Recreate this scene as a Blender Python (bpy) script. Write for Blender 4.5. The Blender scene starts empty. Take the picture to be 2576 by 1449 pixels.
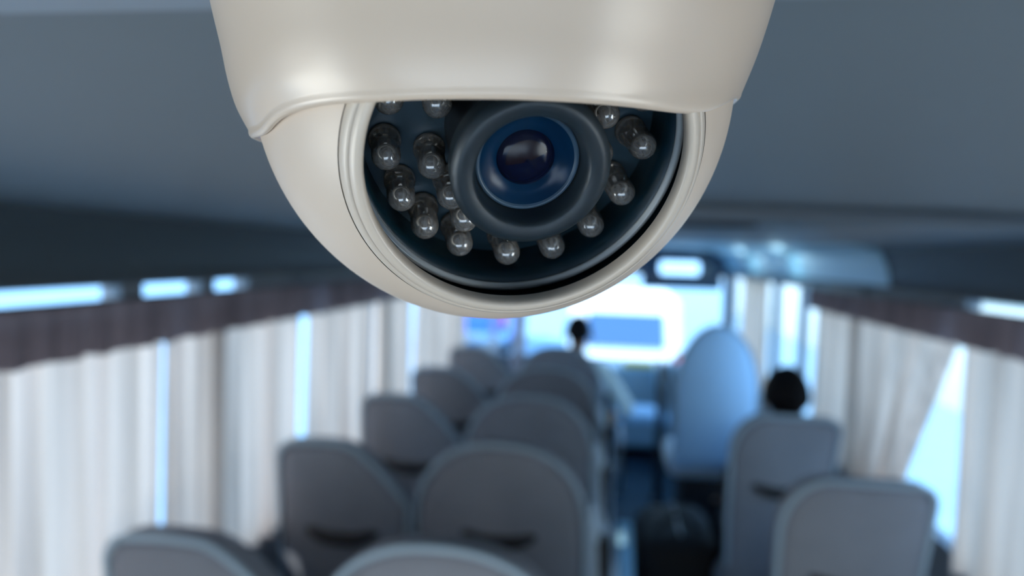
import bpy, bmesh, math, random
from math import sin, cos, pi, radians as R
from mathutils import Vector as V, Matrix

# ------------------------------------------------------------------ camera
sc = bpy.context.scene
COL = sc.collection
F = 1860.4                                   # focal length in pixels of the 2576 px wide frame (26 mm on 36 mm)
ydir = V(((1540-1288)/F, (724.5-650)/F, -1)).normalized()      # bus axis as the tilted phone sees it
r_ = R(2.05)
u0 = V((sin(r_), cos(r_), 0))
zdir = (u0 - ydir*u0.dot(ydir)).normalized()
xdir = ydir.cross(zdir)
cam_d = bpy.data.cameras.new('camera'); cam = bpy.data.objects.new('camera', cam_d); COL.objects.link(cam)
Mx = Matrix((xdir, ydir, zdir)).to_4x4()
Mx.translation = V((0, 0, 1.75))
cam.matrix_world = Mx
cam_d.lens = 26; cam_d.sensor_width = 36; cam_d.sensor_fit = 'HORIZONTAL'
cam_d.clip_start = 0.005; cam_d.clip_end = 300
cam_d.dof.use_dof = True
cam_d.dof.focus_distance = 0.104
cam_d.dof.aperture_fstop = 12.3
sc.camera = cam
sc.view_settings.view_transform = 'Standard'
sc.view_settings.look = 'None'
sc.view_settings.gamma = 1.0
sc.view_settings.exposure = 1.2
sc.cycles.max_bounces = 14; sc.cycles.transmission_bounces = 12; sc.cycles.transparent_max_bounces = 16
sc.cycles.diffuse_bounces = 5; sc.cycles.glossy_bounces = 5
sc.cycles.caustics_reflective = False; sc.cycles.caustics_refractive = False
sc.cycles.use_denoising = True
sc.cycles.sample_clamp_indirect = 8.0

# ------------------------------------------------------------------ sky
w = bpy.data.worlds.new('World'); sc.world = w; w.use_nodes = True
nt = w.node_tree; nt.nodes.clear()
out = nt.nodes.new('ShaderNodeOutputWorld'); bg = nt.nodes.new('ShaderNodeBackground')
tc = nt.nodes.new('ShaderNodeTexCoord'); sx = nt.nodes.new('ShaderNodeSeparateXYZ'); cr = nt.nodes.new('ShaderNodeValToRGB')
nt.links.new(tc.outputs['Generated'], sx.inputs[0]); nt.links.new(sx.outputs['Z'], cr.inputs[0])
cr.color_ramp.elements[0].position = 0.0; cr.color_ramp.elements[0].color = (0.74, 0.93, 1.0, 1)
cr.color_ramp.elements[1].position = 0.7; cr.color_ramp.elements[1].color = (0.20, 0.48, 0.95, 1)
nt.links.new(cr.outputs[0], bg.inputs[0]); bg.inputs[1].default_value = 1.9
nt.links.new(bg.outputs[0], out.inputs[0])

# ------------------------------------------------------------------ sun, daylight outside the two uncurtained rear side windows, added rear fill
sl = bpy.data.lights.new('sun', 'SUN'); so = bpy.data.objects.new('sun', sl); COL.objects.link(so)
sl.energy = 2.0; sl.angle = R(1.2); sl.color = (1, .95, .86)
so.rotation_euler = V((.62, .42, -.80)).to_track_quat('-Z', 'Y').to_euler()
al = bpy.data.lights.new('rear_fill', 'AREA'); ao = bpy.data.objects.new('rear_fill', al); COL.objects.link(ao)  # added warm fill behind the rear window, brightens the dome cavity
al.shape = 'RECTANGLE'; al.size = 1.4; al.size_y = .50; al.energy = 3.0; al.color = (1, .86, .70)
ao.location = (0, -1.10, 1.07); ao.rotation_euler = V((0, 1, .12)).to_track_quat('-Z', 'Y').to_euler()
for s_, e_ in ((-1, 5.8), (1, 4.8)):
    sd = bpy.data.lights.new('side_daylight', 'AREA'); sdo = bpy.data.objects.new('side_daylight', sd); COL.objects.link(sdo)
    sd.shape = 'RECTANGLE'; sd.size = .62; sd.size_y = .70; sd.energy = e_; sd.color = (1, .86, .68)
    sdo.location = (s_*1.22, -.36, 1.28); sdo.rotation_euler = V((-s_, .12, .06)).to_track_quat('-Z', 'Y').to_euler()

# ------------------------------------------------------------------ materials
def nodes(name):
    m = bpy.data.materials.new(name); m.use_nodes = True
    return m, m.node_tree, m.node_tree.nodes['Principled BSDF']
def mat(name, col, rough=.6, metal=0, spec=.5, noise=0, scale=20, bump=0, bscale=200, coat=0, sss=0, emis=0, coat_rough=.05):
    m, t, p = nodes(name)
    p.inputs['Base Color'].default_value = (*col, 1); p.inputs['Roughness'].default_value = rough
    p.inputs['Metallic'].default_value = metal; p.inputs['Specular IOR Level'].default_value = spec
    p.inputs['Coat Weight'].default_value = coat; p.inputs['Coat Roughness'].default_value = coat_rough
    if sss:
        p.inputs['Subsurface Weight'].default_value = sss; p.inputs['Subsurface Radius'].default_value = (.003, .002, .0012)
        p.inputs['Subsurface Scale'].default_value = 1.0
    if emis:
        p.inputs['Emission Color'].default_value = (*col, 1); p.inputs['Emission Strength'].default_value = emis
    tcn = t.nodes.new('ShaderNodeTexCoord')
    if noise:
        n = t.nodes.new('ShaderNodeTexNoise'); n.inputs['Scale'].default_value = scale; n.inputs['Detail'].default_value = 4
        t.links.new(tcn.outputs['Object'], n.inputs['Vector'])
        mx = t.nodes.new('ShaderNodeMix'); mx.data_type = 'RGBA'
        mx.inputs[6].default_value = (*[c*(1-noise) for c in col], 1); mx.inputs[7].default_value = (*[min(1, c*(1+noise)) for c in col], 1)
        t.links.new(n.outputs['Fac'], mx.inputs[0]); t.links.new(mx.outputs[2], p.inputs['Base Color'])
    if bump:
        n2 = t.nodes.new('ShaderNodeTexNoise'); n2.inputs['Scale'].default_value = bscale; n2.inputs['Detail'].default_value = 3
        t.links.new(tcn.outputs['Object'], n2.inputs['Vector'])
        b = t.nodes.new('ShaderNodeBump'); b.inputs['Strength'].default_value = bump; b.inputs['Distance'].default_value = .002
        t.links.new(n2.outputs['Fac'], b.inputs['Height']); t.links.new(b.outputs[0], p.inputs['Normal'])
    return m
def cloth_mat(name, col, trans=.5):
    m = bpy.data.materials.new(name); m.use_nodes = True; t = m.node_tree; t.nodes.clear()
    o = t.nodes.new('ShaderNodeOutputMaterial'); d = t.nodes.new('ShaderNodeBsdfDiffuse'); tr = t.nodes.new('ShaderNodeBsdfTranslucent')
    mx = t.nodes.new('ShaderNodeMixShader'); mx.inputs[0].default_value = trans
    tcn = t.nodes.new('ShaderNodeTexCoord'); mp = t.nodes.new('ShaderNodeMapping'); n = t.nodes.new('ShaderNodeTexNoise')
    mp.inputs['Scale'].default_value = (1, 16, .8); n.inputs['Scale'].default_value = 1.3
    t.links.new(tcn.outputs['Object'], mp.inputs[0]); t.links.new(mp.outputs[0], n.inputs[0])
    rp = t.nodes.new('ShaderNodeValToRGB'); rp.color_ramp.elements[0].position = .35; rp.color_ramp.elements[1].position = .65
    rp.color_ramp.elements[0].color = (*[c*.70 for c in col], 1); rp.color_ramp.elements[1].color = (*col, 1)  # darker streaks paint fold shade into the cloth colour
    t.links.new(n.outputs['Fac'], rp.inputs[0])
    for s in (d, tr): t.links.new(rp.outputs[0], s.inputs[0])
    t.links.new(d.outputs[0], mx.inputs[1]); t.links.new(tr.outputs[0], mx.inputs[2]); t.links.new(mx.outputs[0], o.inputs[0])
    return m
def pane_mat(name, tint=(.97, .99, 1), f=.06, rough=.0):
    m = bpy.data.materials.new(name); m.use_nodes = True; t = m.node_tree; t.nodes.clear()
    o = t.nodes.new('ShaderNodeOutputMaterial'); a = t.nodes.new('ShaderNodeBsdfTransparent'); g = t.nodes.new('ShaderNodeBsdfGlossy')
    a.inputs[0].default_value = (*tint, 1); g.inputs['Roughness'].default_value = rough
    mx = t.nodes.new('ShaderNodeMixShader'); fr = t.nodes.new('ShaderNodeLayerWeight'); fr.inputs[0].default_value = f
    t.links.new(fr.outputs['Fresnel'], mx.inputs[0]); t.links.new(a.outputs[0], mx.inputs[1]); t.links.new(g.outputs[0], mx.inputs[2]); t.links.new(mx.outputs[0], o.inputs[0])
    return m
def glass_mat(name, col=(1, 1, 1), ior=1.5, rough=0, tw=1):
    m, t, p = nodes(name)
    p.inputs['Base Color'].default_value = (*col, 1); p.inputs['Transmission Weight'].default_value = tw
    p.inputs['IOR'].default_value = ior; p.inputs['Roughness'].default_value = rough
    return m

def epoxy_mat(name):
    m = bpy.data.materials.new(name); m.use_nodes = True; t = m.node_tree; t.nodes.clear()
    o = t.nodes.new('ShaderNodeOutputMaterial'); a = t.nodes.new('ShaderNodeBsdfTransparent'); g = t.nodes.new('ShaderNodeBsdfGlossy')
    d = t.nodes.new('ShaderNodeBsdfDiffuse'); d.inputs[0].default_value = (.60, .55, .50, 1)
    a.inputs[0].default_value = (.93, .91, .88, 1); g.inputs['Roughness'].default_value = .06; g.inputs[0].default_value = (1, .96, .92, 1)
    m1 = t.nodes.new('ShaderNodeMixShader'); m1.inputs[0].default_value = .24
    mx = t.nodes.new('ShaderNodeMixShader'); fr = t.nodes.new('ShaderNodeLayerWeight'); fr.inputs[0].default_value = .52
    t.links.new(a.outputs[0], m1.inputs[1]); t.links.new(d.outputs[0], m1.inputs[2])
    t.links.new(fr.outputs['Fresnel'], mx.inputs[0]); t.links.new(m1.outputs[0], mx.inputs[1]); t.links.new(g.outputs[0], mx.inputs[2]); t.links.new(mx.outputs[0], o.inputs[0])
    return m
M = {
 'dome': mat('cream_plastic', (.665, .55, .43), .36, coat=.5, noise=.03, scale=30, coat_rough=.24),
 'shell': mat('cream_plastic_matt', (.67, .56, .445), .42, noise=.05, scale=45, coat=.15, coat_rough=.3),
 'bezel': mat('cream_plastic_bezel', (.63, .55, .45), .36, coat=.2, coat_rough=.25),
 'gap': mat('black_gasket', (.003, .022, .034), .35),
 'rim': mat('pale_clear_rim', (.95, .97, .95), .3, coat=.8),
 'board': mat('led_board_dark', (.006, .034, .052), .4),
 'barrel': mat('black_lens_barrel', (.013, .021, .026), .45, bump=.03, bscale=6000),
 'barrel_in': mat('black_lens_throat', (.006, .012, .018), .25),
 'lens': mat('blue_coated_lens', (.002, .024, .062), .2, spec=.22),
 'lens2': mat('dark_inner_lens', (.004, .006, .02), .1, spec=.25),
 'lens_glint': mat('purple_inner_glint', (.012, .006, .009), .25, spec=.3),
 'ring': mat('grey_blue_ring', (.05, .09, .13), .35),
 'led': epoxy_mat('clear_epoxy'),
 'cup': mat('led_cup_metal', (.95, .86, .74), .28, metal=.35, coat=1),
 'cover': pane_mat('clear_dome_cover', (.93, .97, 1), .05),
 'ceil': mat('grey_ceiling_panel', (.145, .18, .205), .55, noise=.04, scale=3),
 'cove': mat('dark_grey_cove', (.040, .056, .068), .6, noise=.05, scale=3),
 'ctrim': mat('pale_ceiling_strip', (.24, .30, .36), .45),
 'liner_painted_light': mat('front_liner_painted_light', (.30, .48, .56), .45),
 'mat': mat('pale_blue_reflection', (.48, .80, 1.0), .2, noise=.05),
 'duct': mat('grey_duct_panel', (.10, .13, .16), .5),
 'black': mat('black_rubber', (.008, .010, .014), .6),
 'wall': mat('grey_wall_panel', (.20, .22, .25), .6, noise=.05, scale=5),
 'pillar': mat('grey_pillar', (.13, .14, .18), .6),
 'floor': mat('blue_grey_vinyl_floor', (.025, .045, .07), .22, noise=.15, scale=12, spec=.7),
 'seat': mat('grey_seat_fabric', (.245, .255, .295), .85, noise=.08, scale=14, bump=.3, bscale=500),
 'pipe': mat('pale_seat_piping', (.36, .46, .55), .6),
 'seatdark': mat('dark_grip', (.010, .010, .013), .55),
 'seatside': mat('pale_blue_grey_seat_side', (.50, .60, .70), .7),
 'white_seat': mat('white_seat_cover', (.42, .68, .98), .7, noise=.04, scale=8),
 'curt': cloth_mat('beige_curtain_cloth', (.88, .69, .57), .42),
 'val': cloth_mat('brown_grey_valance_cloth', (.30, .245, .27), .25),
 'rail': mat('dark_rail', (.05, .06, .07), .4, metal=.4),
 'pane': pane_mat('window_pane', (.94, .98, 1), .012),
 'metal': mat('grey_metal', (.35, .37, .4), .35, metal=.9),
 'dash': mat('blue_grey_dashboard', (.22, .38, .52), .5),
 'jump': mat('pale_blue_jump_seat', (.30, .60, .95), .6),
 'yellow': mat('yellow_plastic', (.75, .62, .08), .5),
 'orange': mat('orange_cloth', (.75, .32, .03), .7),
 'monitor': mat('dark_blue_monitor', (.015, .05, .10), .3),
 'reflection_patch': mat('monitor_reflection', (.40, .68, .95), .3, emis=.9),
 'lamp': mat('lit_spotlight_lens', (.55, .85, 1), .3, emis=.9),
 'hair': mat('black_hair', (.0022, .0022, .004), .75, spec=.2, bump=.5, bscale=120),
 'skin': mat('skin', (.32, .18, .12), .55, sss=.1),
 'shirt_pale': mat('pale_green_white_shirt', (.68, .78, .78), .8, noise=.05, scale=10),
 'shirt_dark': mat('black_shirt', (.015, .015, .02), .8),
 'trouser': mat('dark_trousers', (.02, .025, .04), .8),
 'bag': mat('black_nylon', (.004, .004, .006), .7, bump=.3, bscale=300),
 'road': mat('pale_asphalt', (.30, .42, .48), .9, noise=.15, scale=1.5),
 'vanwhite': mat('white_van_paint', (.85, .88, .88), .4, coat=.3),
 'vanblue': mat('blue_van_paint', (.02, .12, .6), .3, coat=.3),
 'vanglass': mat('van_dark_blue_glass', (.03, .10, .22), .15, spec=.8),
 'red': mat('tail_light_red', (.5, .02, .02), .3),
 'leaf': mat('yellow_green_leaves', (.30, .45, .05), .7, noise=.3, scale=3),
 'bark': mat('bark', (.12, .08, .05), .9),
 'render': mat('white_rendered_wall', (.62, .62, .56), .8, noise=.03, scale=2),
}

# ------------------------------------------------------------------ helpers
def link(name, verts, faces, m, parent=None, smooth=True):
    me = bpy.data.meshes.new(name); me.from_pydata([tuple(v) for v in verts], [], faces); me.update()
    if smooth:
        for p in me.polygons: p.use_smooth = True
    me.materials.append(m if not isinstance(m, str) else M[m])
    o = bpy.data.objects.new(name, me); COL.objects.link(o)
    if parent: o.parent = parent
    return o
def from_bm(name, bm, m, parent=None, smooth=True):
    me = bpy.data.meshes.new(name); bmesh.ops.recalc_face_normals(bm, faces=bm.faces); bm.to_mesh(me); bm.free()
    if smooth:
        for p in me.polygons: p.use_smooth = True
        try: me.set_sharp_from_angle(angle=R(40))
        except Exception: pass
    me.materials.append(M[m] if isinstance(m, str) else m)
    o = bpy.data.objects.new(name, me); COL.objects.link(o)
    if parent: o.parent = parent
    return o
def box(bm, x0, x1, y0, y1, z0, z1, bev=0, seg=3, rot=None):
    r = bmesh.ops.create_cube(bm, size=1)
    vs = r['verts']
    bmesh.ops.scale(bm, vec=(x1-x0, y1-y0, z1-z0), verts=vs)
    if bev:
        es = list({e for v in vs for e in v.link_edges})
        rr = bmesh.ops.bevel(bm, geom=es, offset=bev, segments=seg, affect='EDGES', profile=.5)
        vs = list({v for f in rr['faces'] for v in f.verts} | {v for v in vs if v.is_valid})
    if rot: bmesh.ops.rotate(bm, cent=(0, 0, 0), matrix=rot, verts=vs)
    bmesh.ops.translate(bm, vec=((x0+x1)/2, (y0+y1)/2, (z0+z1)/2), verts=vs)
def boxobj(name, b, m, parent=None, bev=0, seg=3):
    bm = bmesh.new(); box(bm, *b, bev, seg); return from_bm(name, bm, m, parent)
def empty(name, loc=(0, 0, 0), rz=0):
    o = bpy.data.objects.new(name, None); COL.objects.link(o); o.location = loc; o.rotation_euler = (0, 0, rz)
    o.empty_display_size = .05; return o
def tag(o, label, cat, group=None, kind=None):
    if label: o['label'] = label
    if cat: o['category'] = cat
    if group: o['group'] = group
    if kind: o['kind'] = kind
    return o
def struct(o, label=None):
    o['kind'] = 'structure'
    if label: o['label'] = label
    return o
def revolve(prof, Oo, e1, e2, a, n=96, cap0=False, cap1=False, t0=0, t1=2*pi):
    vs = []; fs = []; k = len(prof); full = abs(t1-t0-2*pi) < 1e-6
    m = n if full else n+1
    for i in range(m):
        t = t0+(t1-t0)*i/n
        d = e1*cos(t)+e2*sin(t)
        for (r, h) in prof: vs.append(Oo+a*h+d*r)
    for i in range(n):
        j = (i+1) % m
        for q in range(k-1): fs.append((i*k+q, j*k+q, j*k+q+1, i*k+q+1))
    if cap0: fs.append(tuple(i*k for i in range(m))[::-1])
    if cap1: fs.append(tuple(i*k+k-1 for i in range(m)))
    return vs, fs
def tube_verts(pts, rad, n=10, closed=False, caps=True):
    pts = [V(p) for p in pts]; vs = []; fs = []; N = len(pts)
    rad = rad if isinstance(rad, (list, tuple)) else [rad]*N
    prev = None
    for i, p in enumerate(pts):
        a = pts[(i+1) % N] if (closed or i < N-1) else p
        b = pts[i-1] if (closed or i > 0) else p
        t = (a-b).normalized()
        if prev is None:
            prev = t.orthogonal().normalized()
        nrm = (prev-t*prev.dot(t)).normalized(); prev = nrm; bi = t.cross(nrm)
        for k in range(n):
            an = 2*pi*k/n; vs.append(p+(nrm*cos(an)+bi*sin(an))*rad[i])
    for i in range(N if closed else N-1):
        j = (i+1) % N
        for k in range(n):
            k2 = (k+1) % n; fs.append((i*n+k, i*n+k2, j*n+k2, j*n+k))
    if caps and not closed:
        fs.append(tuple(range(n))[::-1]); fs.append(tuple((N-1)*n+k for k in range(n)))
    return vs, fs
def tube(name, pts, rad, m, parent=None, n=10, closed=False):
    v, f = tube_verts(pts, rad, n, closed); return link(name, v, f, m, parent)
def interp(x, xs, ys):
    if x <= xs[0]: return ys[0]
    for i in range(len(xs)-1):
        if x <= xs[i+1]:
            t = (x-xs[i])/(xs[i+1]-xs[i]); return ys[i]+(ys[i+1]-ys[i])*t
    return ys[-1]
def copy_tree(o, parent=None):
    c = o.copy(); COL.objects.link(c)
    if parent: c.parent = parent
    for ch in list(o.children): copy_tree(ch, c)
    return c

# ------------------------------------------------------------------ bus shell
XW = 1.05
ZC = 1.85
# ceiling: gently arched centre
pro = [(-1.0, 1.812), (-.93, 1.828), (-.8, 1.842), (-.55, 1.85), (0, 1.852), (.55, 1.85), (.8, 1.842), (.93, 1.828), (1.0, 1.812)]
ys = [-.85+i*.16 for i in range(50)]
vs = []; fs = []
for y in ys:
    for (x, z) in pro: vs.append((x, y, z))
k = len(pro)
for i in range(len(ys)-1):
    for q in range(k-1): fs.append((i*k+q, i*k+q+1, (i+1)*k+q+1, (i+1)*k+q))
o = link('ceiling', vs, fs, 'ceil'); md = o.modifiers.new('s', 'SOLIDIFY'); md.thickness = .03; md.offset = 1
struct(o, 'smooth blue-grey ceiling panels running the length of the bus')
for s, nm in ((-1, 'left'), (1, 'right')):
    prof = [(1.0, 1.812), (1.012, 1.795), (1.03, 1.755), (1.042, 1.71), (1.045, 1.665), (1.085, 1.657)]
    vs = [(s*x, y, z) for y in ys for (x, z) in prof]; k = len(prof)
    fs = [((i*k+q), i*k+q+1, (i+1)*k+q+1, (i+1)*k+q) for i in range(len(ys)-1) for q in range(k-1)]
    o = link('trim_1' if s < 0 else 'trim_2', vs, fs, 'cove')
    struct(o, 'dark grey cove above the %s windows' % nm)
# pale ceiling plate the dome camera is fixed to
c0 = [(-.62, .278), (.62, .266), (.62, -.35), (-.62, -.35)]
vs = [(x, y, z) for z in (1.842, 1.851) for (x, y) in c0]
o = link('trim_3', vs, [(0, 1, 2, 3), (7, 6, 5, 4), (0, 4, 5, 1), (1, 5, 6, 2), (2, 6, 7, 3), (3, 7, 4, 0)], 'ctrim', smooth=False)
struct(o, 'pale plate across the ceiling that the dome camera is screwed to')
# floor
struct(boxobj('floor', (-1.1, 1.1, -.9, 7.05, -.12, 0), 'floor'), 'glossy blue-grey vinyl floor of the aisle')
# side walls
def wall(nm, s, pillars, header):
    bm = bmesh.new()
    def b(y0, y1, z0, z1, t=0, x0=1.072, x1=1.12):
        a, c = sorted((s*x0, s*x1)); box(bm, a, c, y0, y1, z0, z1, t)
    b(-.9, 7.05, -.1, .88)
    b(-.9, 7.05, 1.668, 1.95)
    for (p, wd) in pillars: b(p-wd/2, p+wd/2, .879, 1.669)
    for (y0, y1, z0) in header: b(y0, y1, z0, 1.669)
    return struct(from_bm('wall_'+nm, bm, 'wall', smooth=False), 'grey %s side wall of the bus below and between the windows' % nm)
PL = [(-.82, .16), (.15, .08), (1.86, .06), (3.33, .06), (5.0, .09), (6.98, .14)]
PR = [(-.82, .16), (.35, .08), (1.12, .06), (3.30, .06), (4.40, .035), (5.1, .06), (6.98, .14)]
wall('left', -1, PL, [(1.50, 1.58, 1.625), (2.08, 7.0, 1.625)])
wall('right', 1, PR, [(-.75, 2.43, 1.656), (2.42, 7.0, 1.628)])
wn = 1
for s, P_ in ((-1, PL), (1, PR)):
    for (a, wa), (b_, wb) in zip(P_[:-1], P_[1:]):
        x0, x1 = sorted((s*1.092, s*1.100))
        o = boxobj('window_%d' % wn, (x0, x1, a+wa/2-.004, b_-wb/2+.004, .876, 1.672), 'pane')
        struct(o, 'clear %s side window pane, pane %d from the rear' % ('left' if s < 0 else 'right', wn if s < 0 else wn-5)); wn += 1
bm = bmesh.new()
box(bm, -1.12, 1.12, -.96, -.9, -.1, .82); box(bm, -1.12, 1.12, -.96, -.9, 1.34, 1.95)
box(bm, -1.12, -.72, -.96, -.9, .819, 1.341); box(bm, .72, 1.12, -.96, -.9, .819, 1.341)
struct(from_bm('wall_rear', bm, 'wall', smooth=False), 'rear wall of the bus around the added rear window')
struct(boxobj('window_%d' % wn, (-.724, .724, -.935, -.928, .816, 1.344), 'pane'), 'unseen rear window pane, added to let the fill light in'); wn += 1  # rear window added so the fill reaches the dome camera
# front wall, pillars, header
bm = bmesh.new()
box(bm, -1.12, 1.12, 7.0, 7.06, -.1, .80)
box(bm, -1.12, 1.12, 7.0, 7.06, 1.60, 1.97)
box(bm, -.90, -.80, 6.96, 7.06, .799, 1.601, .0); box(bm, 1.03, 1.12, 6.96, 7.06, .799, 1.601)
struct(from_bm('wall_front', bm, 'pillar', smooth=False), 'front bulkhead and pillars framing the windscreen')
struct(boxobj('window_%d' % wn, (-.802, 1.032, 7.02, 7.028, .796, 1.604), 'pane'), 'bright windscreen at the front of the bus'); wn += 1
struct(boxobj('window_%d' % wn, (-1.1, -.898, 7.02, 7.028, .796, 1.604), 'pane'), 'narrow quarter window left of the windscreen pillar')

# front ceiling liner, its pale colour standing in for windscreen light
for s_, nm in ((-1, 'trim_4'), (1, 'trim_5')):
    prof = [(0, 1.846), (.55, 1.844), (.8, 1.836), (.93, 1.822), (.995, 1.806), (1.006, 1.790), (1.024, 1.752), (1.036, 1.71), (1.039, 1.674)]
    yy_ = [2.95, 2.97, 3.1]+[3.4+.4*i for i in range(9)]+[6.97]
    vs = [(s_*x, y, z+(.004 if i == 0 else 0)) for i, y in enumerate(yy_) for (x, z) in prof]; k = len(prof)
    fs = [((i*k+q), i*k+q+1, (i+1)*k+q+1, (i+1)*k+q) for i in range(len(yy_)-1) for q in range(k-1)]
    struct(link(nm, vs, fs, 'liner_painted_light'), 'ceiling liner with windscreen light painted as paler blue-grey, over the %s front of the bus' % ('left' if s_ < 0 else 'right'))
# pale strip painting the windscreen's reflection on the aisle floor
o = boxobj('aisle_reflection', (.10, .43, .6, 4.9, 0, .008), 'mat', bev=.003); tag(o, 'pale blue strip standing in for the windscreen reflection along the aisle floor', 'mat')
# ceiling air duct
d = empty('air_duct', (0, 1.35, 1.85))
tag(d, 'dark grey raised air duct panel under the ceiling, right behind the dome camera', 'air duct')
bm = bmesh.new(); box(bm, -.32, .80, 0, 1.70, -.026, .004, .012, 4); from_bm('housing', bm, 'duct', d)
g = boxobj('grille', (.13, .27, .10, .24, -.032, -.024), 'black', d, .003, 2)
g2 = boxobj('grille', (-.20, -.06, .10, .24, -.032, -.024), 'black', d, .003, 2)

# ------------------------------------------------------------------ curtains
rnd = random.Random(5)
def curtain(s, yt0, yt1, yb0, yb1, label, nm='curtain', z1=1.622, z0=.86, x=1.040, amp=.026, m='curt'):
    n = max(20, int((yt1-yt0)*170)); rows = 22
    y0_ = (yt0+yt1)/2
    nf = max(2, round((yt1-yt0)/.085)); ph = rnd.random()*6; ph2 = rnd.random()*6
    vs = []; fs = []
    for j in range(rows+1):
        v = j/rows; z = z1+(z0-z1)*v
        a0 = yt0+(yb0-yt0)*v; a1 = yt1+(yb1-yt1)*v
        for i in range(n+1):
            u = i/n
            wv = u+.02*sin(2*pi*u*3+ph2)+.012*v*sin(2*pi*u*2+ph)
            f = sin(2*pi*wv*nf+ph)+.45*sin(2*pi*wv*nf*.5+ph2)*(.4+.6*v)+.25*sin(2*pi*wv*nf*2+ph)*(1-v)
            xx = x+amp*(.65+.35*v)*f*.8
            vs.append((s*min(xx, 1.068), a0+(a1-a0)*u-y0_, z-z0))
    for j in range(rows):
        for i in range(n):
            q = j*(n+1)+i; fs.append((q, q+1, q+n+2, q+n+1))
    o = link(nm, vs, fs, m); o.location = (0, y0_, z0)
    tag(o, label, 'curtain', 'beige curtains on the %s side' % ('left' if s < 0 else 'right'))
    return o
LC = [      (.20, .93, 'beige pleated curtain on the left side beside the dome camera'),
      (.95, 1.587, 'beige pleated curtain nearest on the left, at the left edge of the photo'),
      (1.604, 2.375, 'beige pleated curtain on the left between the lavender slit and the bright blue slit'),
      (2.475, 3.12, 'beige pleated curtain on the left just beyond the bright blue slit'),
      (3.18, 3.72, 'beige pleated curtain on the left just before the second light blue slit'),
      (3.92, 5.20, 'farthest beige pleated curtain on the left, before the front window')]
for a, b_, l in LC:
    curtain(-1, a, b_, a+(-.01 if b_ > 2.5 else 0), b_+(.02 if abs(b_-2.375) < .01 else 0), l)
RC = [      (-.12, .95, -.12, .95, 'beige pleated curtain on the right side beside the dome camera'),
      (.97, 1.84, .97, 1.80, 'beige pleated curtain on the right rearmost in the photo, at the right edge'),
      (1.895, 2.31, 1.90, 2.30, 'beige pleated curtain on the right, nearer side of the wide bright gap'),
      (2.33, 3.19, 2.84, 3.19, 'beige pleated curtain on the right, farther side of the wide bright gap'),
      (3.21, 3.84, 3.21, 3.84, 'beige pleated curtain on the right behind the dark-haired head'),
      (5.15, 6.0, 5.15, 6.0, 'narrow beige curtain on the right beyond the tall white seat')]
for a, b_, c, d_, l in RC: curtain(1, a, b_, c, d_, l)
def valance(s, y0, y1, label):
    n = int((y1-y0)*90); rows = 5; vs = []; fs = []
    for j in range(rows+1):
        v = j/rows
        for i in range(n+1):
            y = y0+(y1-y0)*i/n
            z = 1.634-(.098+.006*abs(sin(pi*(y-y0)/.11)))*v
            vs.append((s*(.988+.008*sin(2*pi*y/.075)*(.4+.6*v)+.004*sin(2*pi*y/.031)), y-y0, z-1.53))
    for j in range(rows):
        for i in range(n):
            q = j*(n+1)+i; fs.append((q, q+1, q+n+2, q+n+1))
    o = link('curtain_valance', vs, fs, 'val'); o.location = (0, y0, 1.53)
    tag(o, label, 'valance')
valance(-1, -.8, 5.35, 'brown-grey gathered valance along the tops of the left curtains')
valance(1, -.8, 3.88, 'brown-grey gathered valance along the tops of the right curtains')
for s, y1, l in ((-1, 5.4, 'dark curtain rail above the left valance'), (1, 6.1, 'dark curtain rail above the right valance')):
    t = empty('curtain_rail', (s*1.002, -.8, 1.632)); tag(t, l, 'curtain rail')
    tube('rail', [(0, 0, 0), (0, y1+.8, 0)], .006, 'rail', t)
    yy = .25
    while yy < y1+.8:
        tube('bracket', [(0, yy, .002), (s*.02, yy, .004), (s*.05, yy, .006)], .004, 'rail', t, 6); yy += 1.5

# ------------------------------------------------------------------ seats
def arch(wl, wr, h, kind, n=64):
    """outline of a seat back in (x, z), from bottom left over the top to bottom right"""
    pts = []
    W = wl+wr
    if kind == 'aisle':      # rounded arch
        sh, p = (.27, 2.35) if h < .8 else (.40, 2.0)
        for i in range(n+1):
            t = pi-pi*i/n
            c, s_ = cos(t), sin(t)
            x = abs(c)**(2/p)*(1 if c > 0 else -1); z = abs(s_)**(2/p)
            pts.append((x*W/2, h-sh+sh*z))
        return [(-W/2+.012, 0), (-W/2, h*.4)]+pts+[(W/2, h*.4), (W/2-.012, 0)]
    if kind == 'single':
        o_ = []; ra, rb_ = .045, .13
        for i in range(9):
            t = pi-pi/2*i/8; o_.append((-W/2+ra+ra*cos(t), h-ra+ra*sin(t)))
        for i in range(15):
            t = pi/2-pi/2*i/14; o_.append((W/2-rb_+rb_*cos(t), h-rb_*1.25+rb_*1.25*sin(t)))
        return [(-W/2+.04, 0), (-W/2+.03, h*.4)]+o_+[(W/2, h*.4), (W/2-.012, 0)]
    # window seat: square outer shoulder (-x), flat top, sloping inner shoulder (+x)
    out_ = []
    rr = .055
    for i in range(9):
        t = pi-pi/2*i/8; out_.append((-W/2+rr+rr*cos(t), h-rr+rr*sin(t)))
    for i in range(1, 7): out_.append((-W/2+rr+(W*.50-rr)*i/6, h+.004*sin(pi*i/6)))
    for i in range(1, 15):
        t = i/14; x = -W/2+W*.50+W*.50*t
        out_.append((x, h-.19*(t**1.5)))
    return [(-W/2+.012, 0), (-W/2, h*.4)]+out_+[(W/2, h*.4), (W/2-.012, 0)]
def resample(pts, n):
    pts = [V((p[0], p[1])) for p in pts]; L = [0]
    for a, b_ in zip(pts[:-1], pts[1:]): L.append(L[-1]+(b_-a).length)
    outp = []
    for i in range(n):
        d_ = L[-1]*i/(n-1)
        xs = interp(d_, L, [p.x for p in pts]); zs = interp(d_, L, [p.y for p in pts]); outp.append((xs, zs))
    return outp
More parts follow.
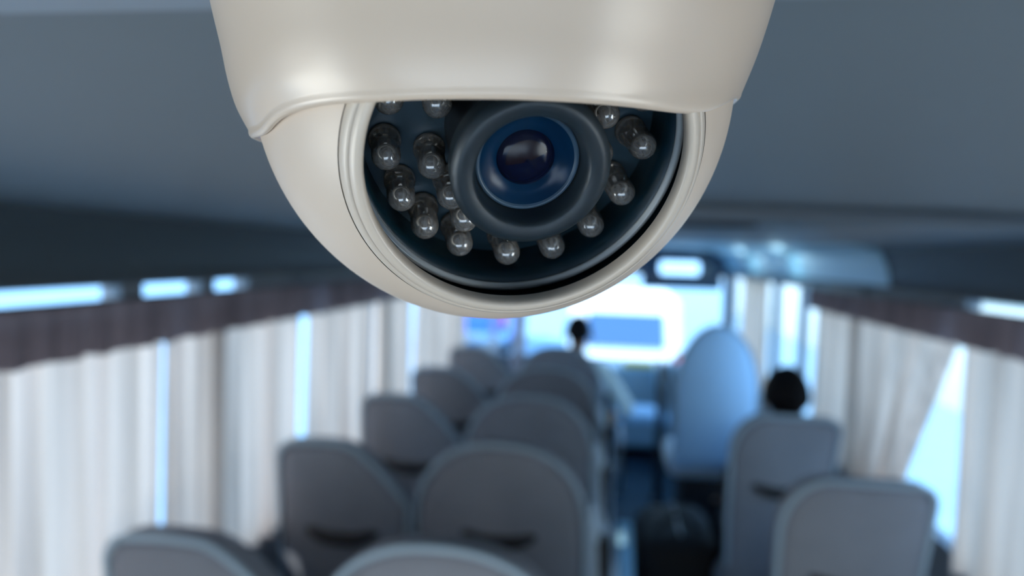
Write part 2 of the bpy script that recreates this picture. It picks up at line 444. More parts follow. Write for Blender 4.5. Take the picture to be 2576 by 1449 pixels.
def seat_back(o2, depth, rake, z0):
    """closed pillow solid; outline in x,z; back face (towards -y) slightly convex"""
    N = len(o2); cx = sum(p[0] for p in o2)/N; cz = sum(p[1] for p in o2)/N
    rings = [(.0, .82, .012), (.0, .90, .004), (.012, .965, 0), (.035, .995, 0), (depth*.5, 1.0, 0), (depth-.03, .985, 0), (depth-.01, .94, 0), (depth, .84, 0)]
    vs = []; fs = []
    for (y, s, dy) in rings:
        for (x, z) in o2: 
            X = cx+(x-cx)*s; Z = cz+(z-cz)*s
            vs.append((X, y-dy-Z*math.tan(rake), Z+z0))
    m = len(rings)
    for r_i in range(m-1):
        for i in range(N):
            j = (i+1) % N
            fs.append((r_i*N+i, r_i*N+j, (r_i+1)*N+j, (r_i+1)*N+i))
    # end faces as fans
    for r_i, off, fl in ((0, -.020, True), (m-1, .012, False)):
        y = rings[r_i][0]-rings[r_i][2]+off*0
        c = len(vs); vs.append((cx, y+off*.6-cz*math.tan(rake), cz+z0))
        for i in range(N):
            j = (i+1) % N
            fs.append((c, r_i*N+j, r_i*N+i) if fl else (c, r_i*N+i, r_i*N+j))
    return vs, fs
RAKE = -R(-7)      # back leans rearwards
def make_seat(kind, w=.46, h=.72, top=1.15, mirror=1, armrest=True, name='passenger_seat'):
    z0 = top-h; t = empty(name)
    ol = resample(arch(w/2, w/2, h, kind), 80)
    ol = [(x*mirror, z) for x, z in ol]
    if mirror < 0: ol = ol[::-1]
    v, f = seat_back(ol, .11, RAKE, z0)
    v = [(a, b_+h*math.tan(RAKE), c) for a, b_, c in v]
    link('backrest', v, f, 'seat', t)
    tn = math.tan(RAKE)
    cx = 0; cz = h*.5
    pl = [(x*.985, .004+(h-z)*tn, z*.99+z0+.004) for x, z in ol[4:-4]]
    tube('piping', pl, .0085, 'pipe', t, 8)
    zg = h-.285
    pts = [(-.11+.22*i/14, -.028+(h-zg)*tn+.022*abs(i/7-1)**4, z0+zg-.014*(1-(i/7-1)**2)+.010*abs(i/7-1)**3) for i in range(15)]
    tube('grab_handle', pts, [.014+.008*(1-abs(i/7-1)**2) for i in range(15)], 'seatdark', t, 10)
    bm = bmesh.new(); box(bm, -w/2+.01, w/2-.01, .13, .54, .30, .42, .045, 4); from_bm('cushion', bm, 'seat', t)
    bm = bmesh.new(); box(bm, -w/2+.03, w/2-.03, .12, .50, .24, .305, .01, 2); from_bm('seat_frame', bm, 'seatdark', t)
    for sy in (.13, .44):
        bm = bmesh.new(); box(bm, -w/2+.06, w/2-.06, sy, sy+.04, .0, .245, .008, 2); from_bm('leg', bm, 'metal', t)
    if armrest:
        x0_ = w/2+.004
        side = [(.07, .26), (.50, .26), (.52, .44), (.40, .60), (.22, .92), (.12, 1.0), (.06, .96), (.05, .60)]
        vs = [(x0_, y, z) for y, z in side]+[(x0_+.020+.075*max(0, min(1, (1.0-z)/.5)), y+.01, z*.985) for y, z in side]; n_ = len(side)
        fs = [tuple(range(n_))[::-1], tuple(range(n_, 2*n_))]+[(i, (i+1) % n_, n_+(i+1) % n_, n_+i) for i in range(n_)]
        o = link('side_panel', vs, fs, 'seatside', t, smooth=False); o['label'] = 'pale blue-grey panel on the aisle side'
        bv = o.modifiers.new('b', 'BEVEL'); bv.width = .012; bv.segments = 3
        bm = bmesh.new(); sx_ = mirror*(w/2+.052); box(bm, sx_-.024, sx_+.024, .06, .15, .60, .90, .018, 3); from_bm('armrest', bm, 'seatdark', t)
        bm = bmesh.new(); box(bm, sx_-.012, sx_+.012, .08, .13, .50, .61, .006, 2); from_bm('armrest_post', bm, 'metal', t)
    return t
seatW = make_seat('window', .42, .72, 1.158, 1, False)
seatA = make_seat('aisle', .525, .72, 1.187, 1, True)
seatR = make_seat('single', .40, .72, 1.168, -1, False)
rowsL = [1.36, 2.15, 2.93, 3.71, 4.61]
desc = ['nearest row', 'second row', 'third row', 'fourth row', 'front row by the dark head']
for i, y in enumerate(rowsL):
    a = seatW if i == 0 else copy_tree(seatW); a.location = (-.800, y, 0)
    tag(a, 'grey square-shouldered seat beside the left curtains, '+desc[i], 'seat', 'left window seats')
    b_ = seatA if i == 0 else copy_tree(seatA); b_.location = (-.309, y, 0)
    tag(b_, 'grey round-topped seat left of the aisle, '+desc[i], 'seat', 'left aisle seats')
for i, (y, l) in enumerate(((2.07, 'nearest grey fabric seat right of the aisle, below the wide bright curtain gap'), (2.90, 'second grey fabric seat right of the aisle, in front of it the dark-haired head'))):
    a = seatR if i == 0 else copy_tree(seatR); a.location = (.682, y, 0); tag(a, l, 'seat', 'single seats on the right')
# tall white-covered seat
t = empty('driver_seat', (.62, 4.3, 0)); tag(t, 'tall white-covered high-back seat at the front, left of the dark-haired head', 'seat')
ol = resample(arch(.235, .235, .86, 'aisle'), 80)
v, f = seat_back(ol, .12, R(5), .53); v = [(a, b_+.86*math.tan(R(5)), c) for a, b_, c in v]
link('backrest', v, f, 'white_seat', t)
tube('piping', [(x*.985, .004+(.86-z)*math.tan(R(5)), z*.99+.534) for x, z in ol[4:-4]], .008, 'pipe', t, 8)
boxobj('cushion', (-.25, .25, .12, .62, .46, .60), 'seatside', t, .05, 4)
boxobj('pedestal', (-.17, .17, .16, .52, 0, .47), 'black', t, .02, 2)

# ------------------------------------------------------------------ people
def skin_obj(name, nodes_, edges, m, parent, sub=2, smooth=True):
    me = bpy.data.meshes.new(name); me.from_pydata([n[0] for n in nodes_], edges, []); me.update()
    o = bpy.data.objects.new(name, me); COL.objects.link(o)
    if parent: o.parent = parent
    sk = o.modifiers.new('skin', 'SKIN'); sk.use_smooth_shade = True
    for i, n in enumerate(nodes_):
        rr = n[1] if isinstance(n[1], tuple) else (n[1], n[1])
        me.skin_vertices[0].data[i].radius = rr
    me.skin_vertices[0].data[0].use_root = True
    ss = o.modifiers.new('sub', 'SUBSURF'); ss.levels = sub; ss.render_levels = sub
    me.materials.append(M[m]); return o
def person(loc, rz, label, shirt, trouser, lean=0, arm_out=0, hs=1.0, extra=None):
    t = empty('person', loc, rz); tag(t, label, 'person')
    L = lean
    P_ = [((0, 0, .53), (.13, .11)), ((L*.3, .01, .70), (.125, .10)), ((L*.7, .0, .88), (.15, .105)), ((L*.95, .0, 1.02), (.10, .08)), ((L, .01, 1.09), (.052, .052)), ((L, .02, 1.15), (.055, .062)), ((L, .03, 1.23), (.075, .09)), ((L, .025, 1.31), (.055, .065))]
    E_ = [(i, i+1) for i in range(7)]
    def add(p, r, par):
        P_.append((p, r)); E_.append((par, len(P_)-1)); return len(P_)-1
    arms = {}
    for s in (-1, 1):
        ao_ = arm_out if s > 0 else 0
        sh = add((L*.95+s*.17, .0, 1.0), (.055, .055), 3)
        el = add((L*.8+s*(.23+ao_), .04, .76), (.042, .042), sh)
        wr = add((L*.5+s*(.20+ao_*.9), .25, .66), (.026, .03), el)
        hd = add((L*.5+s*(.19+ao_*.9), .33, .645), (.034, .018), wr)
        for q in range(4):
            fx = (q-1.5)*.019
            b0 = add((L*.5+s*(.19+ao_*.9)+fx, .37, .64), (.0085, .0085), hd)
            ln = (.032, .038, .036, .028)[q]
            b1 = add((L*.5+s*(.19+ao_*.9)+fx, .37+ln, .632), (.008, .008), b0)
            add((L*.5+s*(.19+ao_*.9)+fx, .37+ln*1.6, .612), (.007, .007), b1)
        th = add((L*.5+s*(.19+ao_*.9)-s*.03, .315, .64), (.009, .009), hd)
        add((L*.5+s*(.19+ao_*.9)-s*.045, .35, .63), (.008, .008), th)
        hp = add((s*.09, .08, .52), (.085, .085), 0)
        kn = add((s*.13, .46, .53), (.058, .058), hp)
        an = add((s*.12, .50, .10), (.036, .036), kn)
        add((s*.12, .62, .05), (.04, .03), an)
        arms[s] = (sh, el, wr, hp, kn, an)
    skin_obj('body', P_, E_, 'skin', t, 2)
    # shirt
    Sn = [(P_[0][0], (.145, .125)), (P_[1][0], (.142, .118)), (P_[2][0], (.165, .12)), (P_[3][0], (.12, .095)), ((L, .005, 1.075), (.062, .062))]
    Se = [(0, 1), (1, 2), (2, 3), (3, 4)]
    for s in (-1, 1):
        sh, el, wr = arms[s][:3]
        a = len(Sn); Sn += [(P_[sh][0], .068), (P_[el][0], .056), (tuple(V(P_[el][0]).lerp(V(P_[wr][0]), .85)), .043)]
        Se += [(3, a), (a, a+1), (a+1, a+2)]
    skin_obj('shirt', Sn, Se, shirt, t, 2)
    Tn = [((0, .01, .56), (.15, .125))]; Te = []
    for s in (-1, 1):
        hp, kn, an = arms[s][3:]
        a = len(Tn); Tn += [(P_[hp][0], .10), (P_[kn][0], .074), (P_[an][0], .055)]
        Te += [(0, a), (a, a+1), (a+1, a+2)]
    skin_obj('trousers', Tn, Te, trouser, t, 2)
    for s in (-1, 1):
        bm = bmesh.new(); box(bm, s*.12-.045, s*.12+.045, .44, .70, 0, .095, .03, 4); from_bm('shoe', bm, 'black', t)
    # hair, ears, nose, eyes
    bm = bmesh.new(); bmesh.ops.create_uvsphere(bm, u_segments=32, v_segments=20, radius=1)
    for v_ in bm.verts:
        x, y, z = v_.co
        k_ = 1.0
        if y > .35 and z < .55: k_ = .80
        if z < -.45: k_ = .86
        v_.co = V((x*.092*k_*hs+L, y*.108*k_*hs+.012, z*.118*hs*k_+1.255)) + V((sin(9*x+5*z), cos(8*y), sin(7*x))) * .002
    from_bm('hair', bm, 'hair', t)
    for s in (-1, 1):
        bm = bmesh.new(); bmesh.ops.create_uvsphere(bm, u_segments=12, v_segments=8, radius=1)
        for v_ in bm.verts: v_.co = V((L+s*.088+v_.co.x*.010, .02+v_.co.y*.018, 1.215+v_.co.z*.030))
        from_bm('ear', bm, 'skin', t)
        bm = bmesh.new(); bmesh.ops.create_uvsphere(bm, u_segments=12, v_segments=8, radius=.011)
        for v_ in bm.verts: v_.co = V((L+s*.033, .103, 1.222))+v_.co
        from_bm('eye', bm, 'black', t)
    bm = bmesh.new(); bmesh.ops.create_cone(bm, segments=12, radius1=.016, radius2=.006, depth=.05, cap_ends=True)
    for v_ in bm.verts: v_.co = V((L+v_.co.x, .118+v_.co.y-v_.co.z*.2, 1.195+v_.co.z))
    from_bm('nose', bm, 'skin', t)
    bm = bmesh.new(); box(bm, L-.025, L+.025, .105, .117, 1.152, 1.162, .004, 2); from_bm('mouth', bm, 'orange', t)
    return t
person((.76, 3.27, .01), R(4), 'person with black hair seated at the right windows, only the back of the head showing', 'shirt_dark', 'trouser', lean=.0, hs=1.12).scale = (.94, .94, .94)
pp = person((-.17, 4.96, 0), R(-6), 'person with dark hair in a pale shirt sitting beside the aisle at the front left', 'shirt_pale', 'trouser', lean=-.04, arm_out=.10, hs=.95)
# bright arm patch
bm = bmesh.new(); box(bm, .165, .225, -.030, -.012, .66, .74, .008, 2); o = from_bm('sleeve_patch', bm, 'orange', pp); o['label'] = 'small orange patch at the elbow'

# ------------------------------------------------------------------ front of the bus
d = empty('dashboard', (0, 6.35, 0)); tag(d, 'low blue-grey dashboard below the windscreen', 'dashboard')
bm = bmesh.new(); box(bm, -.75, 1.03, .12, .64, .10, .80, .05, 4); from_bm('body', bm, 'dash', d)
bm = bmesh.new(); box(bm, .40, 1.0, -.02, .30, .62, .86, .06, 4); from_bm('instrument_cowl', bm, 'dash', d)
sw = [(.68+.20*cos(2*pi*i/40), -.16+.10*sin(2*pi*i/40)*.4, .83+.20*sin(2*pi*i/40)*.85) for i in range(40)]
d2 = empty('steering_wheel', (.68, 6.02, .86)); tag(d2, 'dark steering wheel in front of the tall white seat', 'steering wheel')
tube('rim', [(.19*cos(2*pi*i/40), .06*sin(2*pi*i/40), .17*sin(2*pi*i/40)) for i in range(40)], .014, 'black', d2, 8, True)
for a_ in (0, 120, 240): tube('spoke', [(0, .02, -.01), (.185*cos(R(a_+90)), .06*sin(R(a_+90)), .165*sin(R(a_+90)))], .010, 'black', d2, 8)
tube('column', [(0, .02, -.01), (0, .42, -.13)], .03, 'black', d2, 12)
boxobj('hub', (-.05, .05, -.005, .04, -.05, .04), 'black', d2, .015, 3)
t = empty('parcel', (.26, 6.60, .80)); tag(t, 'small yellow packet lying on the dashboard', 'packet')
bm = bmesh.new(); box(bm, -.13, .13, -.05, .05, 0, .05, .015, 3); from_bm('wrapper', bm, 'yellow', t)
bm = bmesh.new(); box(bm, -.10, .10, -.056, -.048, .012, .038, .002, 1); from_bm('flap', bm, 'yellow', t)
t = empty('jump_seat', (.27, 5.68, 0)); tag(t, 'pale blue folding seat standing in the aisle at the front', 'seat')
bm = bmesh.new(); box(bm, -.19, .19, -.17, .25, .52, .60, .03, 4); from_bm('cushion', bm, 'jump', t)
for sx_ in (-.15, .15):
    for sy in (-.12, .20):
        tube('leg', [(sx_, sy, 0), (sx_, sy, .53)], .014, 'metal', t, 10)
t = empty('handrail', (.37, 5.0, 0)); tag(t, 'dark upright handrail pole left of the tall white seat', 'handrail')
tube('pole', [(0, 0, .012), (0, 0, .95), (.0, .06, 1.02), (0, .35, 1.03), (0, .41, .96), (0, .41, .012)], .018, 'rail', t, 12)
for yy in (0, .41):
    v, f = revolve([(.0, .0), (.045, .0), (.045, .010), (.02, .014), (0, .014)], V((0, yy, 0)), V((1, 0, 0)), V((0, 1, 0)), V((0, 0, 1)), 24); link('foot_plate', v, f, 'rail', t)

# flip-down monitor
t = empty('overhead_monitor', (.57, 6.25, 1.85)); tag(t, 'dark blue box with a pale bright strip, hanging in front of the windscreen', 'monitor')
bm = bmesh.new(); box(bm, -.32, .32, -.05, .05, -.335, -.09, .025, 4); from_bm('body', bm, 'monitor', t)
bm = bmesh.new(); box(bm, -.26, .26, -.03, .03, -.10, .0, .012, 3); from_bm('bracket', bm, 'monitor', t)
bm = bmesh.new(); box(bm, -.18, .14, -.056, -.046, -.215, -.11, .03, 4); o = from_bm('reflection_patch', bm, 'reflection_patch', t); o['label'] = 'pale blue glowing strip standing in for a reflection on the box'  # self-lit patch stands in for a glossy highlight

# spot lights in the right cove
for yy, l in ((5.6, 'small round chrome spotlight over the farther right curtain'), (4.35, 'small round chrome spotlight over the uncurtained right window')):
    t = empty('spotlight', (.985, yy, 1.80)); tag(t, l, 'spotlight', 'chrome spotlights above the right windows')
    e1, e2, a_ = V((0, 1, 0)), V((.9, 0, .43)).normalized(), V((-.43, 0, -.9)).normalized()
    v, f = revolve([(.0, -.02), (.045, -.02), (.045, .012), (.036, .020), (.030, .012)], V((0, 0, 0)), e1, e2, a_, 32); link('ring', v, f, 'metal', t)
    v, f = revolve([(.030, .010), (.018, .016), (0.0001, .018)], V((0, 0, 0)), e1, e2, a_, 32); link('lens', v, f, 'lamp', t)
    pl_ = bpy.data.lights.new('liner_fill', 'POINT'); po = bpy.data.objects.new('liner_fill', pl_); COL.objects.link(po); po.parent = t  # added point fill that brightens the front liner
    pl_.energy = .45; pl_.color = (.50, .84, 1); pl_.shadow_soft_size = .03; po.location = (-.075, 0, -.075)

# black bag on the aisle floor
t = empty('duffel_bag', (.35, 3.56, .008)); tag(t, 'large black soft bag standing on the aisle floor at the bottom of the photo', 'bag')
bm = bmesh.new(); box(bm, -.19, .19, -.25, .28, 0, .50, .10, 6)
for v_ in bm.verts:
    v_.co.x += .012*sin(9*v_.co.z+4*v_.co.y); v_.co.y += .01*sin(11*v_.co.x); v_.co.z = max(0, v_.co.z+.015*sin(8*v_.co.x+6*v_.co.y)*(v_.co.z > .2))
from_bm('body', bm, 'bag', t)
tube('strap', [(-.10+.2*i/16, -.10, .48+.08*sin(pi*i/16)) for i in range(17)], .012, 'bag', t, 8)
tube('zip', [(0, -.2+.45*i/12, .503) for i in range(13)], .005, 'metal', t, 6)

# ------------------------------------------------------------------ outside
bm = bmesh.new(); box(bm, -60, 60, -30, 120, -1.0, -.9); struct(from_bm('floor_outside', bm, 'road'), 'pale road surface outside the bus')
bpy.data.objects['floor_outside'].name = 'ground'
def van(loc, rz, body, label, seats=0):
    t = empty('van', loc, rz); tag(t, label, 'van')
    W, L, H = 1.9, 4.8, 2.05
    prof = [(0, .35), (.0, .95), (.06, 1.25), (.22, 1.95), (.32, 2.03), (3.0, 2.05), (3.5, 1.75), (4.0, 1.15), (4.7, .95), (4.8, .55), (4.75, .35)]
    vs = []; fs = []
    secs = [(-.5, .93), (-.47, .985), (-.40, 1.0), (.40, 1.0), (.47, .985), (.5, .93)]
    n = len(prof)
    for (u, s) in secs:
        for (y, z) in prof: vs.append((u*W*(1-.06*max(0, z-1.0)), 2.4+(y-2.4)*s, 1.0+(z-1.0)*s))
    for i in range(len(secs)-1):
        for q in range(n):
            j = (q+1) % n; fs.append((i*n+q, i*n+j, (i+1)*n+j, (i+1)*n+q))
    fs.append(tuple(range(n))); fs.append(tuple(range((len(secs)-1)*n, len(secs)*n))[::-1])
    link('body', vs, fs, body, t, smooth=False)
    vs = [(-.62, .0, 1.24), (.62, .0, 1.24), (.60, .14, 1.76), (-.60, .14, 1.76)]
    vs += [(x, y+.12, z) for x, y, z in vs]
    link('rear_window', vs, [(0, 1, 2, 3), (7, 6, 5, 4), (0, 4, 5, 1), (1, 5, 6, 2), (2, 6, 7, 3), (3, 7, 4, 0)], 'vanglass', t, smooth=False)
    for s in (-1, 1):
        boxobj('tail_light', (s*.86-.06, s*.86+.06, -.015, .06, .80, 1.10), 'red', t, .02, 2)
        bm = bmesh.new(); a, c = sorted((s*.905, s*.925)); box(bm, a, c, .55, 3.3, 1.25, 1.72, .008, 2); from_bm('side_window', bm, 'vanglass', t)
        for y in (.85, 3.9):
            v, f = revolve([(0, -.11), (.20, -.11), (.30, -.10), (.335, -.06), (.335, .06), (.30, .10), (.20, .11), (0, .11)], V((s*.84, y, .335)), V((0, 1, 0)), V((0, 0, 1)), V((1, 0, 0)), 32)
            link('wheel', v, f, 'black', t)
    boxobj('bumper', (-.93, .93, -.06, .12, .36, .60), 'dash', t, .04, 3)
    boxobj('number_plate', (-.26, .26, -.075, -.058, .44, .56), 'metal', t, .004, 1)
    return t
van((.25, 12.0, -.9), R(0), 'vanwhite', 'white van with a dark blue rear window seen through the windscreen')
van((-3.6, 19.0, -.9), R(0), 'vanblue', 'small blue van seen left of the windscreen pillar')
# roadside wall and trees on the right
bm = bmesh.new(); box(bm, 6.4, 6.7, 2, 40, -.9, 1.2, .03, 2); box(bm, 6.33, 6.77, 2, 40, 1.2, 1.3, .02, 2)
tag(from_bm('roadside_wall', bm, 'render'), 'sunlit white wall across the road, seen through the wide gap in the right curtains', 'wall')
def tree(x, y, h, label, seed):
    rn = random.Random(seed); t = empty('tree', (x, y, -.9)); tag(t, label, 'tree', 'trees beyond the roadside wall')
    tube('trunk', [(0, 0, 0), (.05, 0, h*.3), (-.03, .05, h*.6)], [.16, .12, .07], 'bark', t, 10)
    vs = []; fs = []
    for i in range(1400):
        th = rn.random()*2*pi; ph = math.acos(2*rn.random()-1); r = h*.30*(.6+.4*rn.random())
        c = V((r*sin(ph)*cos(th), r*sin(ph)*sin(th), h*.68+r*1.1*cos(ph)))
        e1 = V((rn.uniform(-1, 1), rn.uniform(-1, 1), rn.uniform(-1, 1))).normalized(); e2 = e1.orthogonal().normalized(); s = .16
        b0 = len(vs); vs += [c-e1*s, c-e2*s*.5, c+e1*s, c+e2*s*.5]; fs.append((b0, b0+1, b0+2, b0+3))
    link('crown', vs, fs, 'leaf', t, smooth=False)
tree(8.3, 19.0, 6.2, 'yellow-green tree behind the white roadside wall, seen in the right curtain gap', 1)

# ------------------------------------------------------------------ the dome security camera (hero)
C = V((-.020167, .121657, 1.777440))
O = V((-.021910, .121421, 1.777387))
A = V((.297341, -.800696, -.520071)); E1 = V((.953636, .275619, .120885)); E2 = V((.046549, -.531902, .845525))
U = V((.057279, .007819, .998328)); FV = V((.176090, -.984371, -.002394)); SV = V((.982706, .175932, -.057760))
base = V((-.0175, .1220, 1.842))
dome = empty('security_camera', base); tag(dome, 'glossy cream dome security camera with a round dark lens hanging from the ceiling', 'security camera')
c = C-base; o_ = O-base
# housing
zb = [-.0148, -.0138, -.0125, -.0110, -.0085, -.0063, -.0038, -.0004, .0067, .0137, .024, .036, .050, .060, .066]
rb = [.0330, .0340, .0353, .0364, .0379, .0388, .0396, .0405, .0426, .0441, .0459, .0472, .0480, .0483, .0484]
pd = [-180, -140, -110, -95, -80, -75, -70, -65, -60, -55, -50, -45, -40, -35, -30, -25, -20, -15, -10, -5, 0, 5, 10, 15, 20, 25, 30, 35, 40, 45, 50, 55, 60, 65, 70, 75, 80, 95, 110, 140, 180]
pz = [-.0060, -.0085, -.0115, -.0124, -.0130, -.01325, -.0135, -.0137, -.0138, -.0136, -.01282, -.01219, -.01172, -.01141, -.01115, -.01105, -.01089, -.01068, -.01037, -.01016, -.0099, -.00959, -.00933, -.00907, -.00875, -.00849, -.00818, -.00797, -.00766, -.00718, -.0063, -.0050, -.00354, -.00218, -.00135, -.0008, -.0004, .0005, .0, -.003, -.0060]
def smooth_list(L, k=2):
    for _ in range(k): L = [L[0]]+[(L[i-1]+2*L[i]+L[i+1])/4 for i in range(1, len(L)-1)]+[L[-1]]
    return L
pz = smooth_list(pz, 1)
def spline(x, xs, ys):
    # monotone-ish cubic (Catmull-Rom on non-uniform knots)
    if x <= xs[0]: return ys[0]
    if x >= xs[-1]: return ys[-1]
    i = max(k for k in range(len(xs)-1) if xs[k] <= x)
    h = xs[i+1]-xs[i]; t = (x-xs[i])/h
    def slope(k):
        if k == 0: return (ys[1]-ys[0])/(xs[1]-xs[0])
        if k == len(xs)-1: return (ys[-1]-ys[-2])/(xs[-1]-xs[-2])
        return (ys[k+1]-ys[k-1])/(xs[k+1]-xs[k-1])
    m0, m1 = slope(i)*h, slope(i+1)*h
    return (2*t**3-3*t**2+1)*ys[i]+(t**3-2*t**2+t)*m0+(-2*t**3+3*t**2)*ys[i+1]+(t**3-t**2)*m1
def hous(phi, z, inset=0):
    r = spline(z, zb, rb)-inset
    # keep clear of the eyeball
    d_ = FV*cos(phi)+SV*sin(phi)
    p = o_+U*z+d_*r; q = p-c; ql = q.length; lim = .0382+.0006*max(0, sin(phi))
    hz = q.dot(U)
    if ql < lim and hz > -.03:
        rad = q-U*hz; need = math.sqrt(max(1e-9, lim*lim-hz*hz)); p = c+U*hz+rad.normalized()*need
    return p
NP = 288; vs = []; fs = []
topz = .062
for i in range(NP):
    dg = -180+360*i/NP; phi = R(dg); zr = spline(dg, pd, pz)
    col = []
    for q in range(44):
        u = q/43; z = topz+(zr+.0016-topz)*(1-(1-u)**1.5); col.append(hous(phi, z))
    # rounded lip
    pe = hous(phi, zr+.0016); d_ = (pe-(o_+U*(zr+.0016))).normalized()
    for q in range(1, 9):
        an = pi*q/8*1.0; rr = .0008
        col.append(pe - d_*(rr*(1-cos(an))) - U*(rr*1.5*sin(an)))
    pe2 = col[-1]
    for q in range(1, 5): col.append(pe2+U*.003*q+d_*.0003*q)
    vs += col; K = len(col)
for i in range(NP):
    j = (i+1) % NP
    for q in range(K-1): fs.append((i*K+q, i*K+q+1, j*K+q+1, j*K+q))
link('housing', vs, fs, 'dome', dome)
v, f = revolve([(.0, .0), (.0515, .0), (.0520, -.002), (.0515, -.004), (.0487, -.0048), (.030, -.0048)], V((.0, 0, 0)), V((1, 0, 0)), V((0, 1, 0)), V((0, 0, 1)), 96); link('base_plate', v, f, 'dome', dome)
# eyeball shell
Rr = .038; th0 = math.asin(.0247/Rr)
v, f = revolve([(Rr*sin(th0+(pi-th0)*i/70)+1e-7, Rr*cos(th0+(pi-th0)*i/70)) for i in range(71)], c, E1, E2, A, 160); link('eyeball_shell', v, f, 'shell', dome)
def sp(r, d_=0): return (r, math.sqrt((Rr+d_)**2-r*r))
hh = math.sqrt(Rr*Rr-.0247**2)
prof = [(.0244, hh-.0010), (.0246, hh-.0002), sp(.02455, .0), sp(.0243, .00030), sp(.0238, .0004), sp(.0234, .0004), sp(.02330, .00022), sp(.0232, .0004), sp(.0226, .00038), sp(.0221, .00028), sp(.02180, .0000), (.0216, .0309), (.0215, .0304), (.0215, .0297), (.0216, .0288)]
v, f = revolve(prof, c, E1, E2, A, 200); link('bezel_ring', v, f, 'bezel', dome)
v, f = revolve([(.0216, .0289), (.0230, .0287), (.0240, .0275), (.0240, .0240), (.0236, .0235)], c, E1, E2, A, 160); link('gasket', v, f, 'gap', dome)
ring = []
for i in range(13):
    an = 2*pi*i/12; ring.append((.02265+.00058*cos(an), .0248+.0007*sin(an)))
v, f = revolve(ring, c, E1, E2, A, 200); link('cover_rim', v, f, 'rim', dome)
v, f = revolve([(.0236, .0236), (.0222, .0243), (.0221, .0200), (.0221, .0150)], c, E1, E2, A, 160); o = link('inner_collar', v, f, 'gap', dome)
# clear domed cover
cp = []
Rc = .0330; hc = .0352-Rc
for i in range(25):
    an = math.asin(.0222/Rc)*(1-i/24); cp.append((Rc*sin(an)+1e-7, hc+Rc*cos(an)))
v, f = revolve(cp, c, E1, E2, A, 128); o = link('clear_cover', v, f, 'cover', dome); o['label'] = 'clear cover over the lens and the light emitters'
# led board
v, f = revolve([(.0222, .0150), (.001, .0150)], c, E1, E2, A, 96, cap1=True); link('led_board', v, f, 'board', dome)
# infrared leds: clear bullets with a metal cup inside
lr = .00205
bul = [(.0001, 0), (lr*1.12, 0), (lr*1.15, .0002), (lr*1.15, .0010), (lr*1.02, .0011), (lr, .0012), (lr, .0061)]
for i in range(1, 13):
    an = pi/2*i/12; bul.append((lr*cos(an)+1e-6, .0061+lr*.95*sin(an)))
v0, f0 = revolve(bul, V((0, 0, 0)), V((1, 0, 0)), V((0, 1, 0)), V((0, 0, 1)), 32)
me_led = bpy.data.meshes.new('infrared_led'); me_led.from_pydata([tuple(q) for q in v0], [], f0); me_led.materials.append(M['led'])
cupp = [(.00112+.00021*cos(2*pi*q/8), .0050+.00016*sin(2*pi*q/8)) for q in range(9)]
v1, f1 = revolve(cupp, V((0, 0, 0)), V((1, 0, 0)), V((0, 1, 0)), V((0, 0, 1)), 24)
# two leads
for k_, (sx_, sr_) in enumerate(((-.0010, .00020), (.0006, .00030))):
    tv, tf = tube_verts([(sx_, -.0002, .0003), (sx_*.9, -.0005, .0030), (sx_*.5, -.0010, .0054), (sx_*.4+.0004*k_, -.0014, .0062)], sr_, 6)
    b0 = len(v1); v1 += tv; f1 += [tuple(q+b0 for q in ff) for ff in tf]
tv, tf = tube_verts([(.0010, -.0002, .0050), (.0014, -.0008, .0058), (.0007, -.0013, .0064), (.0001, -.0006, .0060)], .00016, 6)
b0 = len(v1); v1 += tv; f1 += [tuple(q+b0 for q in ff) for ff in tf]
me_cup = bpy.data.meshes.new('emitter_cup'); me_cup.from_pydata([tuple(q) for q in v1], [], f1); me_cup.materials.append(M['cup'])
for me in (me_led, me_cup):
    for p in me.polygons: p.use_smooth = True
rl = random.Random(3)
leds = [(.0186, a_) for a_ in (-177, -156, -138, -119, -95, -73, -52, -31, -7, 16, 38, 60, 82, 104, 126, 158)] + [(.0126, a_) for a_ in (-167, -141, 13, -14, 45, 80, 115, 151)] + [(.0142, -124)]
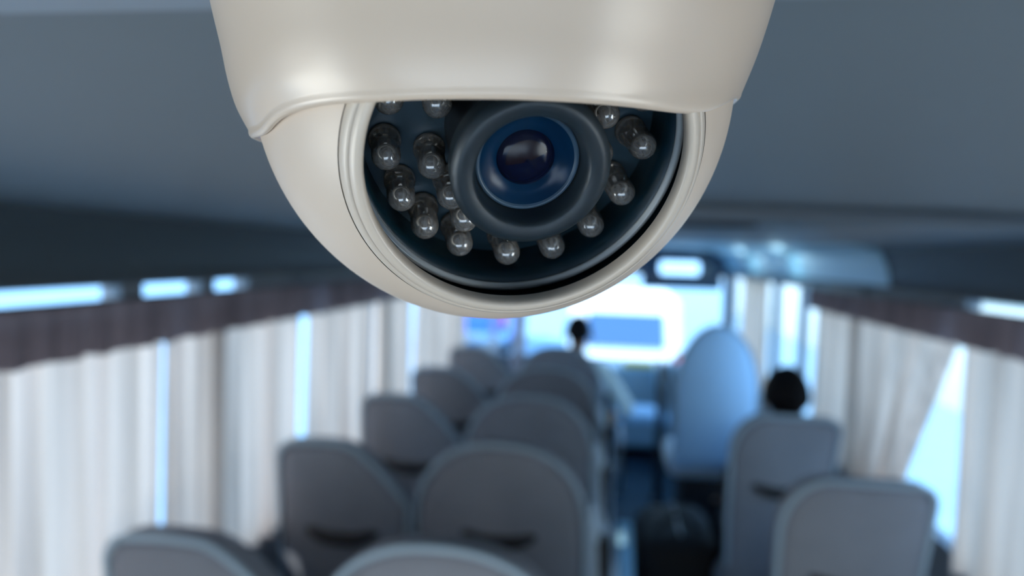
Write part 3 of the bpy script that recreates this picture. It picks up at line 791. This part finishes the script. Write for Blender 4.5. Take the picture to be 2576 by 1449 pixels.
for (rr, a_) in leds:
    p = c+A*.0152+(E1*cos(R(a_))+E2*sin(R(a_)))*rr
    tl = (E1*cos(R(a_))+E2*sin(R(a_)))*rl.uniform(-.03, .07)
    az = (A+tl).normalized(); ax = E1.copy(); ax = (ax-az*ax.dot(az)).normalized(); ay = az.cross(ax)
    spn = R(rl.uniform(-25, 25)); ax2 = ax*cos(spn)+ay*sin(spn); ay2 = az.cross(ax2)
    mt = Matrix((ax2, ay2, az)).transposed().to_4x4(); mt.translation = p
    o = bpy.data.objects.new('infrared_led', me_led); COL.objects.link(o); o.parent = dome; o.matrix_local = mt
    q = bpy.data.objects.new('emitter_cup', me_cup); COL.objects.link(q); q.parent = o
# lens barrel
bp = [(.0098, .0152), (.0098, .0270), (.0102, .0274), (.01055, .0278), (.01065, .0286), (.01068, .0312), (.01062, .0316), (.0099, .0323), (.0096, .03245), (.0092, .0325), (.0080, .03235), (.0077, .0321), (.00750, .0316), (.0073, .0308), (.0072, .0290), (.0070, .0275)]
v, f = revolve(bp, c, E1, E2, A, 128); link('lens_barrel', v, f, 'barrel', dome)
v, f = revolve([(.0071, .0284), (.0069, .0279), (.0062, .0274), (.0060, .0270)], c, E1, E2, A, 96); link('lens_throat', v, f, 'barrel_in', dome)
v, f = revolve([(.0071, .0287), (.0069, .0289), (.0066, .0288), (.0064, .0285)], c, E1, E2, A, 96); o = link('retaining_ring', v, f, 'ring', dome); o['label'] = 'grey-blue ring around the lens glass'
v, f = revolve([(.0065, .0286), (.0058, .0281), (.0050, .0277), (.0041, .0274), (.0038, .0270)], c, E1, E2, A, 96); o = link('front_lens', v, f, 'lens', dome); o['label'] = 'deep blue coated lens glass'
v, f = revolve([(.0040, .0273), (.0038, .0276), (.0033, .0279), (.0025, .0282), (.0015, .0284), (.0001, .0285)], c, E1, E2, A, 64); o = link('inner_lens', v, f, 'lens2', dome); o['label'] = 'small near-black inner lens'
v, f = revolve([(.0029, .02815), (.0022, .0284), (.0012, .0286), (.0004, .02865)], c, E1, E2, A, 48, t0=R(20), t1=R(190)); o = link('painted_glint', v, f, 'lens_glint', dome); o['label'] = 'purple-brown painted glint on the inner lens'  # coloured sliver paints a purple glint onto the inner lens
